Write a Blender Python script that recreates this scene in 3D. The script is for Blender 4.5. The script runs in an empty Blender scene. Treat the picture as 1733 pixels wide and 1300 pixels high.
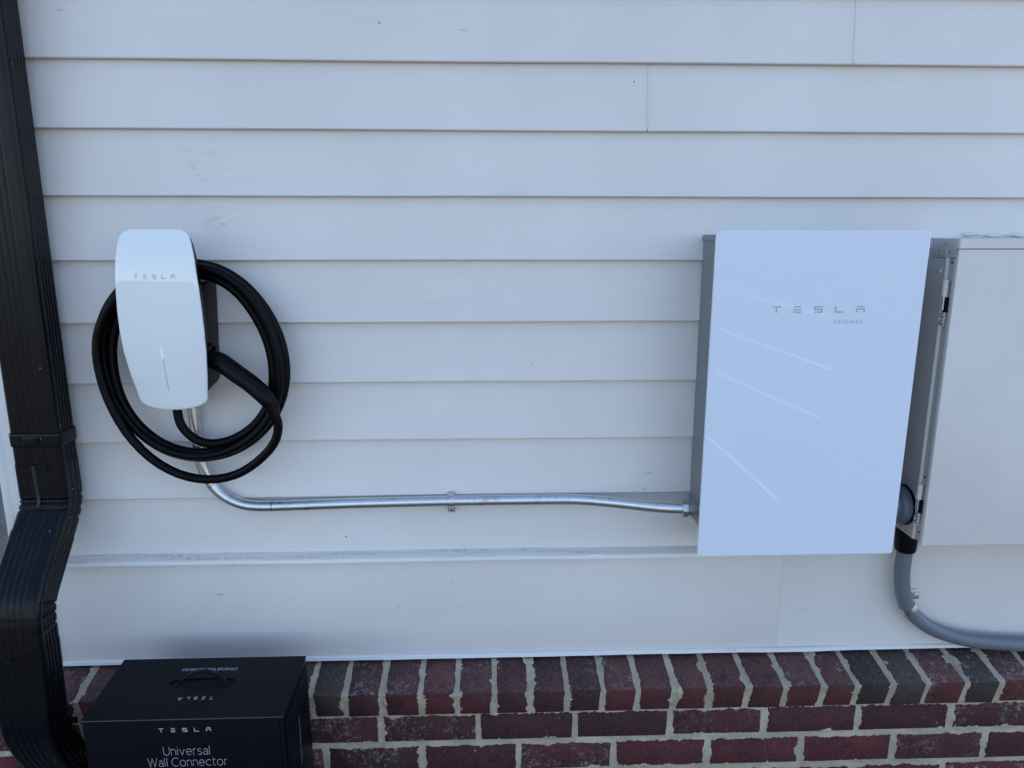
import bpy, bmesh, math, random
import numpy as np
from mathutils import Vector, Matrix

random.seed(7)
SC = bpy.context.scene
COL = SC.collection

# ------------------------------------------------------------------ camera
YAW, PITCH, ROLL = 0.0359, 0.2076, 0.0001
cam_d = bpy.data.cameras.new("camera")
cam = bpy.data.objects.new("camera", cam_d)
COL.objects.link(cam)
fwd = Vector((math.sin(YAW)*math.cos(PITCH), math.cos(YAW)*math.cos(PITCH), -math.sin(PITCH)))
rgt = Vector((math.cos(YAW), -math.sin(YAW), 0))
upv = rgt.cross(fwd)
r2 = rgt*math.cos(ROLL) + upv*math.sin(ROLL)
u2 = upv*math.cos(ROLL) - rgt*math.sin(ROLL)
cam.matrix_world = Matrix(((r2.x, u2.x, -fwd.x, 0.0), (r2.y, u2.y, -fwd.y, -1.514), (r2.z, u2.z, -fwd.z, 1.40), (0, 0, 0, 1)))
cam_d.sensor_width = 36.0
cam_d.lens = 36.0*1200/1733
cam_d.clip_start = 0.02
cam_d.clip_end = 900
SC.camera = cam

# ------------------------------------------------------------------ sky, sun, exposure
SUN_EL, SUN_AZ = math.radians(50), math.radians(68)      # azimuth from +Y towards +X: behind the house
wd = bpy.data.worlds.new("World")
SC.world = wd
wd.use_nodes = True
wn = wd.node_tree.nodes
wl = wd.node_tree.links
wn.clear()
wo = wn.new("ShaderNodeOutputWorld")
wb = wn.new("ShaderNodeBackground")
sky = wn.new("ShaderNodeTexSky")
sky.sky_type = 'NISHITA'
sky.sun_disc = False
sky.sun_elevation = SUN_EL
sky.sun_rotation = SUN_AZ
sky.air_density = 1.0
sky.dust_density = 0.4
sky.ozone_density = 1.8
wb.inputs["Strength"].default_value = 0.15
# scattered fair-weather cloud, the same all round the sky
wtc = wn.new("ShaderNodeTexCoord")
wmp = wn.new("ShaderNodeMapping")
wmp.inputs["Scale"].default_value = (1.0, 1.0, 2.6)
wno = wn.new("ShaderNodeTexNoise")
wno.inputs["Scale"].default_value = 3.2
wno.inputs["Detail"].default_value = 7
wno.inputs["Roughness"].default_value = 0.58
wmr = wn.new("ShaderNodeMapRange")
wmr.interpolation_type = 'SMOOTHSTEP'
wmr.inputs["From Min"].default_value = 0.50
wmr.inputs["From Max"].default_value = 0.66
wmr.inputs["To Max"].default_value = 0.16
wmx = wn.new("ShaderNodeMix")
wmx.data_type = 'RGBA'
wmx.inputs["B"].default_value = (5.2, 5.3, 5.6, 1)
wl.new(wtc.outputs["Generated"], wmp.inputs[0])
wl.new(wmp.outputs[0], wno.inputs["Vector"])
wl.new(wno.outputs["Fac"], wmr.inputs["Value"])
wl.new(wmr.outputs[0], wmx.inputs["Factor"])
wl.new(sky.outputs[0], wmx.inputs["A"])
wl.new(wmx.outputs["Result"], wb.inputs[0])
wl.new(wb.outputs[0], wo.inputs[0])

sun_d = bpy.data.lights.new("sun", 'SUN')
sun_d.energy = 3.0
sun_d.angle = math.radians(0.53)
sun_d.color = (1.0, 0.95, 0.88)
sun = bpy.data.objects.new("sun", sun_d)
COL.objects.link(sun)
to_sun = Vector((math.sin(SUN_AZ)*math.cos(SUN_EL), math.cos(SUN_AZ)*math.cos(SUN_EL), math.sin(SUN_EL)))
sun.rotation_euler = to_sun.to_track_quat('Z', 'Y').to_euler()
sun.location = to_sun*30

SC.view_settings.view_transform = 'Standard'
SC.view_settings.look = 'None'
SC.view_settings.gamma = 1
SC.view_settings.use_curve_mapping = False
SC.view_settings.exposure = 1.27
SC.render.engine = 'CYCLES'
SC.cycles.use_denoising = True
SC.cycles.max_bounces = 8

# ------------------------------------------------------------------ materials
def mat(name, color, rough=0.6, metal=0.0, spec=0.5, coat=0.0, coat_rough=0.05, emit=None, emit_s=0.0):
    m = bpy.data.materials.new(name)
    m.use_nodes = True
    b = m.node_tree.nodes["Principled BSDF"]
    b.inputs["Base Color"].default_value = (*color, 1)
    b.inputs["Roughness"].default_value = rough
    b.inputs["Metallic"].default_value = metal
    b.inputs["Specular IOR Level"].default_value = spec
    b.inputs["Coat Weight"].default_value = coat
    b.inputs["Coat Roughness"].default_value = coat_rough
    if emit:
        b.inputs["Emission Color"].default_value = (*emit, 1)
        b.inputs["Emission Strength"].default_value = emit_s
    return m

class NT:
    """small helper around one material's node tree"""
    def __init__(s, m):
        s.m = m
        s.t = m.node_tree
        s.b = s.t.nodes["Principled BSDF"]
        s.co = s.t.nodes.new("ShaderNodeTexCoord").outputs["Object"]
    def n(s, kind, **kw):
        o = s.t.nodes.new(kind)
        for k, v in kw.items():
            setattr(o, k, v)
        return o
    def put(s, sock, v):
        if isinstance(v, (int, float)):
            sock.default_value = v
        elif isinstance(v, tuple):
            sock.default_value = v if len(v) != 3 or sock.type != 'RGBA' else (*v, 1)
        else:
            s.t.links.new(v, sock)
    def scaled(s, sc, off=(0, 0, 0)):
        mp = s.n("ShaderNodeMapping")
        mp.inputs["Scale"].default_value = sc
        mp.inputs["Location"].default_value = off
        s.t.links.new(s.co, mp.inputs[0])
        return mp.outputs[0]
    def noise(s, scale, detail=4, rough=0.55, vec=None, dist=0.0):
        o = s.n("ShaderNodeTexNoise")
        s.put(o.inputs["Vector"], vec or s.co)
        o.inputs["Scale"].default_value = scale
        o.inputs["Detail"].default_value = detail
        o.inputs["Roughness"].default_value = rough
        o.inputs["Distortion"].default_value = dist
        return o.outputs["Fac"]
    def voro(s, scale, vec=None, rnd=1.0):
        o = s.n("ShaderNodeTexVoronoi")
        s.put(o.inputs["Vector"], vec or s.co)
        o.inputs["Scale"].default_value = scale
        o.inputs["Randomness"].default_value = rnd
        return o
    def ramp(s, v, a, b, smooth=True):
        o = s.n("ShaderNodeMapRange")
        o.interpolation_type = 'SMOOTHSTEP' if smooth else 'LINEAR'
        s.put(o.inputs["Value"], v)
        o.inputs["From Min"].default_value = a
        o.inputs["From Max"].default_value = b
        return o.outputs[0]
    def math(s, op, a, b=0.0):
        o = s.n("ShaderNodeMath", operation=op)
        s.put(o.inputs[0], a)
        s.put(o.inputs[1], b)
        return o.outputs[0]
    def mix(s, f, a, b, mode='MIX'):
        o = s.n("ShaderNodeMix", data_type='RGBA', blend_type=mode)
        s.put(o.inputs["Factor"], f)
        s.put(o.inputs["A"], a)
        s.put(o.inputs["B"], b)
        return o.outputs["Result"]
    def color(s, v): s.put(s.b.inputs["Base Color"], v)
    def rough(s, v): s.put(s.b.inputs["Roughness"], v)
    def bump(s, h, strength=0.3, dist=0.002):
        o = s.n("ShaderNodeBump")
        o.inputs["Strength"].default_value = strength
        o.inputs["Distance"].default_value = dist
        s.put(o.inputs["Height"], h)
        s.t.links.new(o.outputs[0], s.b.inputs["Normal"])
    def rand(s):
        return s.n("ShaderNodeObjectInfo").outputs["Random"]

M = {}

def siding_mat(name, col, dirt=1.0):
    m = mat(name, col, 0.5)
    t = NT(m)
    big = t.noise(2.2, 4, 0.55)
    c = t.mix(t.ramp(big, 0.35, 0.7), tuple(x*0.955 for x in col), tuple(min(1, x*1.03) for x in col))
    # faint streaky weathering along the boards
    st = t.noise(1.0, 5, 0.6, t.scaled((3, 3, 40)))
    c = t.mix(t.math('MULTIPLY', t.ramp(st, 0.55, 0.8), 0.10*dirt), c, (0.36, 0.36, 0.36))
    # sparse specks: nail heads, mildew dots, scuffs
    v = t.voro(16.0)
    sep = t.n("ShaderNodeSeparateColor")
    t.t.links.new(v.outputs["Color"], sep.inputs[0])
    chosen = t.math('GREATER_THAN', sep.outputs[0], 0.5)
    size = t.math('MULTIPLY', t.math('MULTIPLY', sep.outputs[1], sep.outputs[1]), 0.062)
    dot = t.math('LESS_THAN', v.outputs["Distance"], size)
    c = t.mix(t.math('MULTIPLY', t.math('MULTIPLY', dot, chosen), 0.75), c, (0.08, 0.08, 0.08))
    v2 = t.voro(9.0, t.scaled((0.55, 1, 3.2), (3.1, 0, 1.7)))
    sep2 = t.n("ShaderNodeSeparateColor")
    t.t.links.new(v2.outputs["Color"], sep2.inputs[0])
    ch2 = t.math('GREATER_THAN', sep2.outputs[0], 0.6)
    d2 = t.math('LESS_THAN', v2.outputs["Distance"], t.math('MULTIPLY', sep2.outputs[2], 0.11))
    sm = t.ramp(t.noise(60, 3, 0.7), 0.47, 0.62)
    c = t.mix(t.math('MULTIPLY', t.math('MULTIPLY', t.math('MULTIPLY', d2, ch2), sm), 0.45), c, (0.17, 0.17, 0.17))
    # grey smudges above the charger
    for (x, z, r, k) in ((-0.535, 1.425, 0.055, 0.38), (-0.56, 1.545, 0.075, 0.22), (-0.47, 1.36, 0.03, 0.2)):
        vm = t.n("ShaderNodeVectorMath", operation='DISTANCE')
        t.t.links.new(t.co, vm.inputs[0])
        vm.inputs[1].default_value = (x, -0.02, z)
        fall = t.ramp(vm.outputs["Value"], r, 0.0)
        nn = t.ramp(t.noise(38, 4, 0.65, t.scaled((0.7, 1, 1.5))), 0.46, 0.68)
        c = t.mix(t.math('MULTIPLY', t.math('MULTIPLY', fall, nn), k*dirt), c, (0.20, 0.20, 0.21))
    t.color(c)
    gr = t.noise(1.0, 6, 0.6, t.scaled((14, 14, 160)))
    fine = t.noise(420, 2, 0.5)
    t.bump(t.math('ADD', t.math('MULTIPLY', gr, 0.7), t.math('MULTIPLY', fine, 0.25)), 0.42, 0.0014)
    t.rough(t.math('ADD', t.math('MULTIPLY', big, 0.18), 0.42))
    return m

M['siding'] = siding_mat("painted_siding", (0.720, 0.674, 0.650))
M['trim'] = siding_mat("painted_trim", (0.78, 0.77, 0.77), 0.5)
M['caulk'] = mat("caulk", (0.66, 0.65, 0.62), 0.45)

def ledge_mat():
    m = mat("weathered_drip_cap", (0.55, 0.54, 0.52), 0.6)
    t = NT(m)
    n1 = t.noise(1.0, 6, 0.65, t.scaled((4, 60, 150)))
    n2 = t.noise(130, 4, 0.7)
    f = t.math('MULTIPLY', t.ramp(n1, 0.42, 0.66), t.ramp(n2, 0.36, 0.6))
    t.color(t.mix(t.math('MULTIPLY', f, 0.5), (0.66, 0.63, 0.60), (0.22, 0.21, 0.20)))
    t.bump(n2, 0.2, 0.001)
    return m
M['ledge'] = ledge_mat()

def brick_mat(name, ca, cb, lime, pit=1.0, crust=0.0):
    m = mat(name, ca, 0.85, spec=0.25)
    t = NT(m)
    r = t.rand()
    off = t.n("ShaderNodeCombineXYZ")
    t.put(off.inputs[0], t.math('MULTIPLY', r, 7.0)); t.put(off.inputs[1], t.math('MULTIPLY', r, 13.0))
    add = t.n("ShaderNodeVectorMath", operation='ADD')
    t.t.links.new(t.co, add.inputs[0]); t.t.links.new(off.outputs[0], add.inputs[1])
    v = add.outputs[0]
    big = t.noise(14, 5, 0.6, v)
    c = t.mix(t.ramp(big, 0.35, 0.65), ca, cb)
    r2 = t.math('FRACT', t.math('MULTIPLY', r, 7.31))
    c = t.mix(t.math('MULTIPLY', r2, 0.7), c, (0.026, 0.017, 0.019))
    # dark fired flashes
    fl = t.ramp(t.noise(20, 4, 0.6, v, 0.4), 0.55, 0.72)
    c = t.mix(t.math('MULTIPLY', fl, 0.6), c, (0.016, 0.012, 0.014))
    # weathered skin, pores and lime bloom
    fine = t.noise(300, 4, 0.7, v)
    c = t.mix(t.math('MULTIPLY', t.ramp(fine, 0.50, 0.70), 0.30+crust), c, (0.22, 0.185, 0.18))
    patch = t.ramp(t.noise(13, 4, 0.6, v), 0.42, 0.60)
    rag = t.ramp(t.noise(95, 7, 0.75, v, 0.8), 0.50, 0.60)
    gate = t.ramp(r, 1.0-lime, 1.0-lime+0.2)
    f = t.math('MULTIPLY', t.math('MULTIPLY', patch, rag), gate)
    c = t.mix(t.math('MULTIPLY', f, 0.72), c, (0.33, 0.285, 0.275))
    blot = t.math('MULTIPLY', t.ramp(t.noise(22, 5, 0.7, v, 0.5), 0.66, 0.70), t.ramp(r2, 0.45, 0.75))
    c = t.mix(t.math('MULTIPLY', blot, 0.85 if lime > 0.5 else 0.35), c, (0.42, 0.37, 0.33))
    pv = t.voro(150, v)
    pit_f = t.math('LESS_THAN', pv.outputs["Distance"], 0.2)
    c = t.mix(t.math('MULTIPLY', pit_f, 0.5*pit), c, (0.010, 0.008, 0.010))
    t.color(c)
    rg = t.noise(48, 6, 0.7, v)
    h = t.math('ADD', t.math('MULTIPLY', fine, 0.7), t.math('MULTIPLY', rg, 1.4))
    h = t.math('ADD', h, t.math('MULTIPLY', t.math('ADD', f, blot), 0.5))
    h = t.math('SUBTRACT', h, t.math('MULTIPLY', pit_f, 0.35*pit))
    t.bump(h, 0.75, 0.003)
    return m
M['brick_red'] = brick_mat("red_brick", (0.132, 0.028, 0.030), (0.095, 0.021, 0.024), 0.30, 0.6)
M['brick_plum'] = brick_mat("plum_brick", (0.115, 0.029, 0.033), (0.078, 0.021, 0.026), 0.9)
M['brick_dark'] = brick_mat("burnt_brick", (0.060, 0.042, 0.033), (0.072, 0.046, 0.038), 0.25)
M['brick_front'] = brick_mat("ledge_brick_front", (0.112, 0.029, 0.030), (0.088, 0.021, 0.021), 0.12, 0.6)
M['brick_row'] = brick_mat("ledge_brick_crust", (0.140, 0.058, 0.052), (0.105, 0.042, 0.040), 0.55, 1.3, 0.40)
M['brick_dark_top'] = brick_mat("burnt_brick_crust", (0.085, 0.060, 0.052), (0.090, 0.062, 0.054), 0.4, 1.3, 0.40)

def mortar_mat():
    m = mat("mortar", (0.50, 0.42, 0.315), 0.95, spec=0.2)
    t = NT(m)
    n = t.noise(230, 4, 0.7)
    b = t.noise(14, 4, 0.6)
    c = t.mix(t.ramp(b, 0.35, 0.7), (0.42, 0.35, 0.26), (0.57, 0.48, 0.365))
    c = t.mix(t.math('MULTIPLY', t.ramp(n, 0.52, 0.75), 0.65), c, (0.20, 0.18, 0.155))
    t.color(c)
    t.bump(t.math('ADD', n, t.math('MULTIPLY', t.noise(900, 2, 0.6), 0.5)), 0.9, 0.0026)
    return m
M['mortar'] = mortar_mat()

def spout_mat():
    m = mat("dark_bronze_paint", (0.004, 0.004, 0.006), 0.28, spec=0.2)
    t = NT(m)
    n = t.noise(9, 5, 0.6)
    d = t.noise(1.0, 5, 0.65, t.scaled((70, 70, 6)))
    c = t.mix(t.math('MULTIPLY', t.ramp(d, 0.45, 0.75), 0.35), (0.002, 0.0022, 0.0045), (0.010, 0.010, 0.0115))
    v = t.voro(60)
    sp = t.n("ShaderNodeSeparateColor"); t.t.links.new(v.outputs["Color"], sp.inputs[0])
    f = t.math('MULTIPLY', t.math('LESS_THAN', v.outputs["Distance"], 0.09), t.math('GREATER_THAN', sp.outputs[0], 0.93))
    c = t.mix(t.math('MULTIPLY', f, 0.6), c, (0.3, 0.3, 0.3))
    t.color(c)
    t.rough(t.math('ADD', t.math('MULTIPLY', n, 0.25), 0.17))
    t.bump(t.noise(30, 3, 0.5), 0.10, 0.002)
    return m
M['spout'] = spout_mat()

def metal_mat(name, col, rough, scr=0.5):
    m = mat(name, col, rough, 1.0)
    t = NT(m)
    n = t.noise(1.0, 5, 0.6, t.scaled((16, 220, 220)))
    g = t.noise(55, 5, 0.65)
    c = t.mix(t.math('MULTIPLY', t.ramp(g, 0.52, 0.72), scr), col, tuple(x*0.45 for x in col))
    t.color(c)
    t.rough(t.math('ADD', t.math('MULTIPLY', n, 0.22), rough-0.08))
    return m
M['emt'] = metal_mat("galvanised_steel", (0.66, 0.67, 0.68), 0.30)
M['zinc'] = metal_mat("zinc_plated_steel", (0.62, 0.62, 0.62), 0.30, 0.3)
M['cable'] = mat("black_rubber", (0.001, 0.001, 0.0022), 0.42, spec=0.13)
M['black'] = mat("black_plastic", (0.0016, 0.0016, 0.003), 0.4, spec=0.16)
M['dark'] = mat("dark_cavity", (0.006, 0.006, 0.007), 0.8, spec=0.2)
M['glass_white'] = mat("white_backed_glass", (0.69, 0.745, 0.85), 0.03, spec=0.65, coat=0.0)
def smudge(m, k):
    t = NT(m)
    a = t.ramp(t.noise(6, 5, 0.65, None, 0.8), 0.45, 0.75)
    b = t.ramp(t.noise(1.0, 4, 0.6, t.scaled((50, 50, 9))), 0.5, 0.8)
    t.rough(t.math('ADD', t.math('MULTIPLY', t.math('ADD', a, b), k), 0.02))
    t.bump(t.noise(3.5, 2, 0.5), 0.05, 0.004)
smudge(M['glass_white'], 0.025)
M['glass_edge'] = mat("ground_glass_edge", (0.70, 0.76, 0.80), 0.25)
M['cover'] = mat("white_glass_cover", (0.78, 0.80, 0.81), 0.03, spec=0.6)
smudge(M['cover'], 0.02)
M['print_grey'] = mat("grey_print", (0.33, 0.37, 0.43), 0.5)
M['print_faint'] = mat("faint_grey_print", (0.42, 0.46, 0.54), 0.5)
M['print_white'] = mat("silver_white_print", (0.40, 0.40, 0.44), 0.45)
M['print_dull'] = mat("dull_silver_print", (0.30, 0.30, 0.34), 0.45)
M['led'] = mat("green_white_led", (0.7, 0.9, 0.9), 0.3, emit=(0.70, 1.0, 0.95), emit_s=0.12)
M['groove'] = mat("grey_groove", (0.52, 0.56, 0.58), 0.4)

def paint_mat(name, col, rough=0.45, spots=0.5):
    m = mat(name, col, rough)
    t = NT(m)
    n = t.noise(5, 5, 0.6)
    c = t.mix(t.ramp(n, 0.35, 0.7), tuple(x*0.93 for x in col), col)
    v = t.voro(26)
    sp = t.n("ShaderNodeSeparateColor"); t.t.links.new(v.outputs["Color"], sp.inputs[0])
    f = t.math('MULTIPLY', t.math('LESS_THAN', v.outputs["Distance"], t.math('MULTIPLY', sp.outputs[1], 0.075)), t.math('GREATER_THAN', sp.outputs[0], 0.86))
    c = t.mix(t.math('MULTIPLY', f, spots), c, (0.07, 0.06, 0.055))
    run = t.ramp(t.noise(1.0, 5, 0.65, t.scaled((26, 26, 2.2))), 0.5, 0.78)
    c = t.mix(t.math('MULTIPLY', run, 0.07), c, tuple(x*0.55 for x in col))
    scr = t.math('MULTIPLY', t.ramp(t.noise(1.0, 5, 0.7, t.scaled((20, 20, 130), (2, 1, 3)), 0.4), 0.66, 0.72), t.ramp(t.noise(7, 3, 0.6), 0.52, 0.7))
    c = t.mix(t.math('MULTIPLY', scr, 0.4), c, tuple(x*0.4 for x in col))
    t.color(c)
    t.bump(t.noise(240, 3, 0.6), 0.06, 0.001)
    return m
M['cabinet'] = paint_mat("cabinet_enamel", (0.68, 0.645, 0.625))
M['steel_side'] = paint_mat("grey_cabinet_side", (0.47, 0.46, 0.45), 0.4)
M['gw_grey'] = paint_mat("grey_powder_coat", (0.215, 0.22, 0.235), 0.5, 0.2)
M['pvc'] = mat("grey_pvc", (0.135, 0.150, 0.185), 0.38)
M['pvc_dark'] = mat("dark_grey_pvc", (0.11, 0.13, 0.175), 0.42)

def carton_mat():
    m = mat("black_printed_card", (0.001, 0.0015, 0.005), 0.34, spec=0.13)
    t = NT(m)
    n = t.noise(7, 5, 0.65)
    s = t.noise(1.0, 4, 0.6, t.scaled((6, 6, 90)))
    c = t.mix(t.math('MULTIPLY', t.ramp(s, 0.56, 0.8), 0.35), (0.0006, 0.0009, 0.0045), (0.003, 0.0035, 0.008))
    sc = t.math('MULTIPLY', t.ramp(t.noise(1.0, 6, 0.7, t.scaled((9, 9, 240))), 0.62, 0.70), t.ramp(t.noise(9, 3, 0.6), 0.5, 0.7))
    c = t.mix(t.math('MULTIPLY', sc, 0.35), c, (0.05, 0.05, 0.06))
    t.color(c)
    t.rough(t.math('ADD', t.math('MULTIPLY', n, 0.22), 0.34))
    t.bump(n, 0.05, 0.004)
    return m
M['carton'] = carton_mat()
M['edge'] = mat("pale_card_edge", (0.045, 0.045, 0.06), 0.6)

def ground_mat():
    m = mat("exposed_aggregate", (0.13, 0.125, 0.115), 0.9, spec=0.2)
    t = NT(m)
    big = t.noise(0.5, 5, 0.6)
    v = t.voro(75)
    c = t.mix(t.ramp(big, 0.35, 0.65), (0.12, 0.108, 0.09), (0.18, 0.16, 0.132))
    c = t.mix(0.55, c, t.mix(v.outputs["Distance"], (0.26, 0.235, 0.20), (0.055, 0.05, 0.043)))
    t.color(c)
    t.bump(v.outputs["Distance"], 0.4, 0.01)
    return m
M['ground'] = ground_mat()
M['stripe'] = mat("white_paint", (0.78, 0.78, 0.76), 0.7)
M['roof'] = mat("asphalt_shingle", (0.06, 0.06, 0.062), 0.9)
M['soffit'] = mat("soffit_paint", (0.62, 0.62, 0.60), 0.6)

# ------------------------------------------------------------------ mesh helpers
def link(name, me, m, parent=None, smooth=False):
    o = bpy.data.objects.new(name, me)
    COL.objects.link(o)
    if m is not None and not me.materials:
        me.materials.append(m)
    if parent:
        o.parent = parent
    if smooth:
        for p in me.polygons:
            p.use_smooth = True
    return o

def obj(name, verts, faces, m, parent=None, smooth=False, auto=None):
    me = bpy.data.meshes.new(name)
    me.from_pydata([tuple(v) for v in verts], [], faces)
    me.update()
    o = link(name, me, m, parent, smooth)
    if auto:
        bm = bmesh.new(); bm.from_mesh(me)
        bmesh.ops.recalc_face_normals(bm, faces=bm.faces)
        for e in bm.edges:
            e.smooth = not (len(e.link_faces) == 2 and e.calc_face_angle(0) > math.radians(auto))
        bm.to_mesh(me); bm.free()
        for p in me.polygons:
            p.use_smooth = True
    return o

def thing(name, label, cat, loc=(0, 0, 0), group=None):
    o = bpy.data.objects.new(name, None)
    o.empty_display_size = 0.05
    COL.objects.link(o)
    o['label'] = label
    o['category'] = cat
    if group:
        o['group'] = group
    return o

def bm_obj(name, bm, m, parent=None, smooth=False, auto=None):
    bmesh.ops.recalc_face_normals(bm, faces=bm.faces)
    if auto:
        for e in bm.edges:
            e.smooth = not (len(e.link_faces) == 2 and e.calc_face_angle(0) > math.radians(auto))
        smooth = True
    me = bpy.data.meshes.new(name)
    bm.to_mesh(me); bm.free()
    return link(name, me, m, parent, smooth)

def box(name, x0, x1, y0, y1, z0, z1, m, parent=None, bev=0.0, seg=2):
    bm = bmesh.new()
    bmesh.ops.create_cube(bm, size=1)
    for v in bm.verts:
        v.co = Vector(((x0+x1)/2 + v.co.x*(x1-x0), (y0+y1)/2 + v.co.y*(y1-y0), (z0+z1)/2 + v.co.z*(z1-z0)))
    if bev:
        bmesh.ops.bevel(bm, geom=list(bm.edges), offset=bev, segments=seg, profile=0.5, affect='EDGES')
    return bm_obj(name, bm, m, parent, auto=35 if bev else None)

def frames(pts):
    """parallel-transport frames along a polyline"""
    P = [Vector(p) for p in pts]
    T = []
    for i in range(len(P)):
        a = P[max(0, i-1)]; b = P[min(len(P)-1, i+1)]
        T.append((b-a).normalized())
    up = Vector((0, 0, 1)) if abs(T[0].z) < 0.9 else Vector((0, 1, 0))
    N = [(up - T[0]*up.dot(T[0])).normalized()]
    for i in range(1, len(P)):
        n = N[-1] - T[i]*N[-1].dot(T[i])
        N.append(n.normalized())
    return P, T, N

def catmull(pts, per=6):
    P = [np.array(p, float) for p in pts]
    P = [2*P[0]-P[1]] + P + [2*P[-1]-P[-2]]
    out = []
    for i in range(1, len(P)-2):
        for k in range(per):
            t = k/per
            a, b, c, d = P[i-1:i+3]
            out.append(0.5*((2*b) + (c-a)*t + (2*a-5*b+4*c-d)*t*t + (3*b-a-3*c+d)*t**3))
    out.append(P[-2])
    return out

def tube(name, pts, rad, m, parent=None, n=14, caps=True, flat=None):
    P, T, N = frames(pts)
    vs, fs = [], []
    for i, (p, t, nn) in enumerate(zip(P, T, N)):
        b = t.cross(nn)
        r = rad(i/(len(P)-1)) if callable(rad) else rad
        for k in range(n):
            a = 2*math.pi*k/n
            vs.append(p + nn*(r*math.cos(a)) + b*(r*math.sin(a)))
    for i in range(len(P)-1):
        for k in range(n):
            k2 = (k+1) % n
            fs.append((i*n+k, i*n+k2, (i+1)*n+k2, (i+1)*n+k))
    if caps:
        fs.append(tuple(range(n-1, -1, -1)))
        fs.append(tuple((len(P)-1)*n+k for k in range(n)))
    return obj(name, vs, fs, m, parent, auto=50)

def lathe(name, origin, axis, prof, m, parent=None, n=20, auto=30):
    """prof: list of (distance along axis, radius)"""
    ax = Vector(axis).normalized()
    q = ax.to_track_quat('Z', 'Y')
    vs, fs = [], []
    for d, r in prof:
        for k in range(n):
            a = 2*math.pi*k/n
            vs.append(Vector(origin) + q @ Vector((r*math.cos(a), r*math.sin(a), d)))
    for i in range(len(prof)-1):
        for k in range(n):
            k2 = (k+1) % n
            fs.append((i*n+k, i*n+k2, (i+1)*n+k2, (i+1)*n+k))
    fs.append(tuple(range(n-1, -1, -1)))
    fs.append(tuple((len(prof)-1)*n+k for k in range(n)))
    return obj(name, vs, fs, m, parent, auto=auto)

def screw(name, pos, axis, r, m, parent, hexa=True):
    s = lathe(name, pos, axis, [(0, r*1.5), (r*0.25, r*1.5), (r*0.3, r), (r*0.9, r*0.95), (r*1.05, r*0.7)], m, parent, n=12)
    return s

# value noise for built-in relief
_rs = np.random.RandomState(11)
_LAT = _rs.rand(256, 256)
def vnoise(x, y):
    xi = np.floor(x).astype(int); yi = np.floor(y).astype(int)
    fx = x-xi; fy = y-yi
    fx = fx*fx*(3-2*fx); fy = fy*fy*(3-2*fy)
    g = lambda a, b: _LAT[a % 256, b % 256]
    return (g(xi, yi)*(1-fx)+g(xi+1, yi)*fx)*(1-fy) + (g(xi, yi+1)*(1-fx)+g(xi+1, yi+1)*fx)*fy
def fbm(x, y, o=4):
    s = 0; a = 0.5
    for k in range(o):
        s = s + a*vnoise(x*2**k+k*17.3, y*2**k+k*9.1); a *= 0.5
    return s

def smooth_curve(xs, ys):
    """monotone-looking cubic through the points, sampled for lookup"""
    xs = np.array(xs, float); ys = np.array(ys, float)
    m = np.gradient(ys, xs)
    X = np.linspace(xs[0], xs[-1], 400)
    i = np.clip(np.searchsorted(xs, X)-1, 0, len(xs)-2)
    h = xs[i+1]-xs[i]; t = (X-xs[i])/h
    Y = (2*t**3-3*t**2+1)*ys[i]+(t**3-2*t**2+t)*h*m[i]+(-2*t**3+3*t**2)*ys[i+1]+(t**3-t**2)*h*m[i+1]
    return lambda q: float(np.interp(q, X, Y))

# ------------------------------------------------------------------ stroke lettering
def arc(cx, cy, rx, ry, a0, a1, n=14):
    return [(cx+rx*math.cos(math.radians(a0+(a1-a0)*k/n)), cy+ry*math.sin(math.radians(a0+(a1-a0)*k/n))) for k in range(n+1)]
GL = {
 'U': (0.74, [[(0, 1), (0, .40)] + arc(.37, .38, .37, .38, 180, 360) + [(.74, 1)]]),
 'n': (0.56, [[(0, .72), (0, 0)], [(0, .36)] + arc(.28, .42, .28, .30, 180, 0) + [(.56, 0)]]),
 'i': (0.02, [[(.01, .72), (.01, 0)], [(.01, 1.0), (.01, .91)]]),
 'v': (0.60, [[(0, .72), (.30, 0), (.60, .72)]]),
 'e': (0.68, [[(.02, .37), (.67, .37)] + arc(.345, .36, .33, .36, 5, 318, 22)]),
 'r': (0.34, [[(0, .72), (0, 0)], [(0, .40)] + arc(.30, .40, .30, .32, 170, 90, 8) + [(.34, .72)]]),
 's': (0.50, [arc(.25, .54, .23, .18, 30, 215, 10) + arc(.26, .18, .23, .18, 60, -150, 12)]),
 'a': (0.54, [arc(.27, .47, .26, .25, 145, 0, 10) + [(.53, 0)], [(.53, .40), (.26, .40)] + arc(.22, .20, .20, .20, 90, 270, 10) + [(.30, 0), (.44, .06), (.53, .17)]]),
 'l': (0.02, [[(.01, 1.05), (.01, 0)]]),
 'W': (1.18, [[(0, 1), (.30, 0), (.59, .98), (.88, 0), (1.18, 1)]]),
 'C': (0.82, [arc(.50, .50, .50, .50, 48, 312, 22)]),
 'o': (0.72, [arc(.36, .36, .36, .36, 0, 360, 24)]),
 'c': (0.62, [arc(.36, .36, .36, .36, 45, 315, 18)]),
 't': (0.38, [[(.12, .94), (.12, .20)] + arc(.30, .18, .18, .18, 180, 290, 8), [(0, .72), (.38, .72)]]),
 'G': (0.90, [arc(.5, .5, .5, .5, 48, 340, 18) + [(.98, .45), (.6, .45)]]),
 'A': (0.86, [[(0, 0), (.43, 1), (.86, 0)], [(.15, .33), (.71, .33)]]),
 'T': (0.80, [[(0, 1), (.80, 1)], [(.40, 1), (.40, 0)]]),
 'E': (0.68, [[(.68, 1), (0, 1), (0, 0), (.68, 0)], [(0, .52), (.6, .52)]]),
 'Y': (0.84, [[(0, 1), (.42, .45), (.84, 1)], [(.42, .45), (.42, 0)]]),
}
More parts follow.
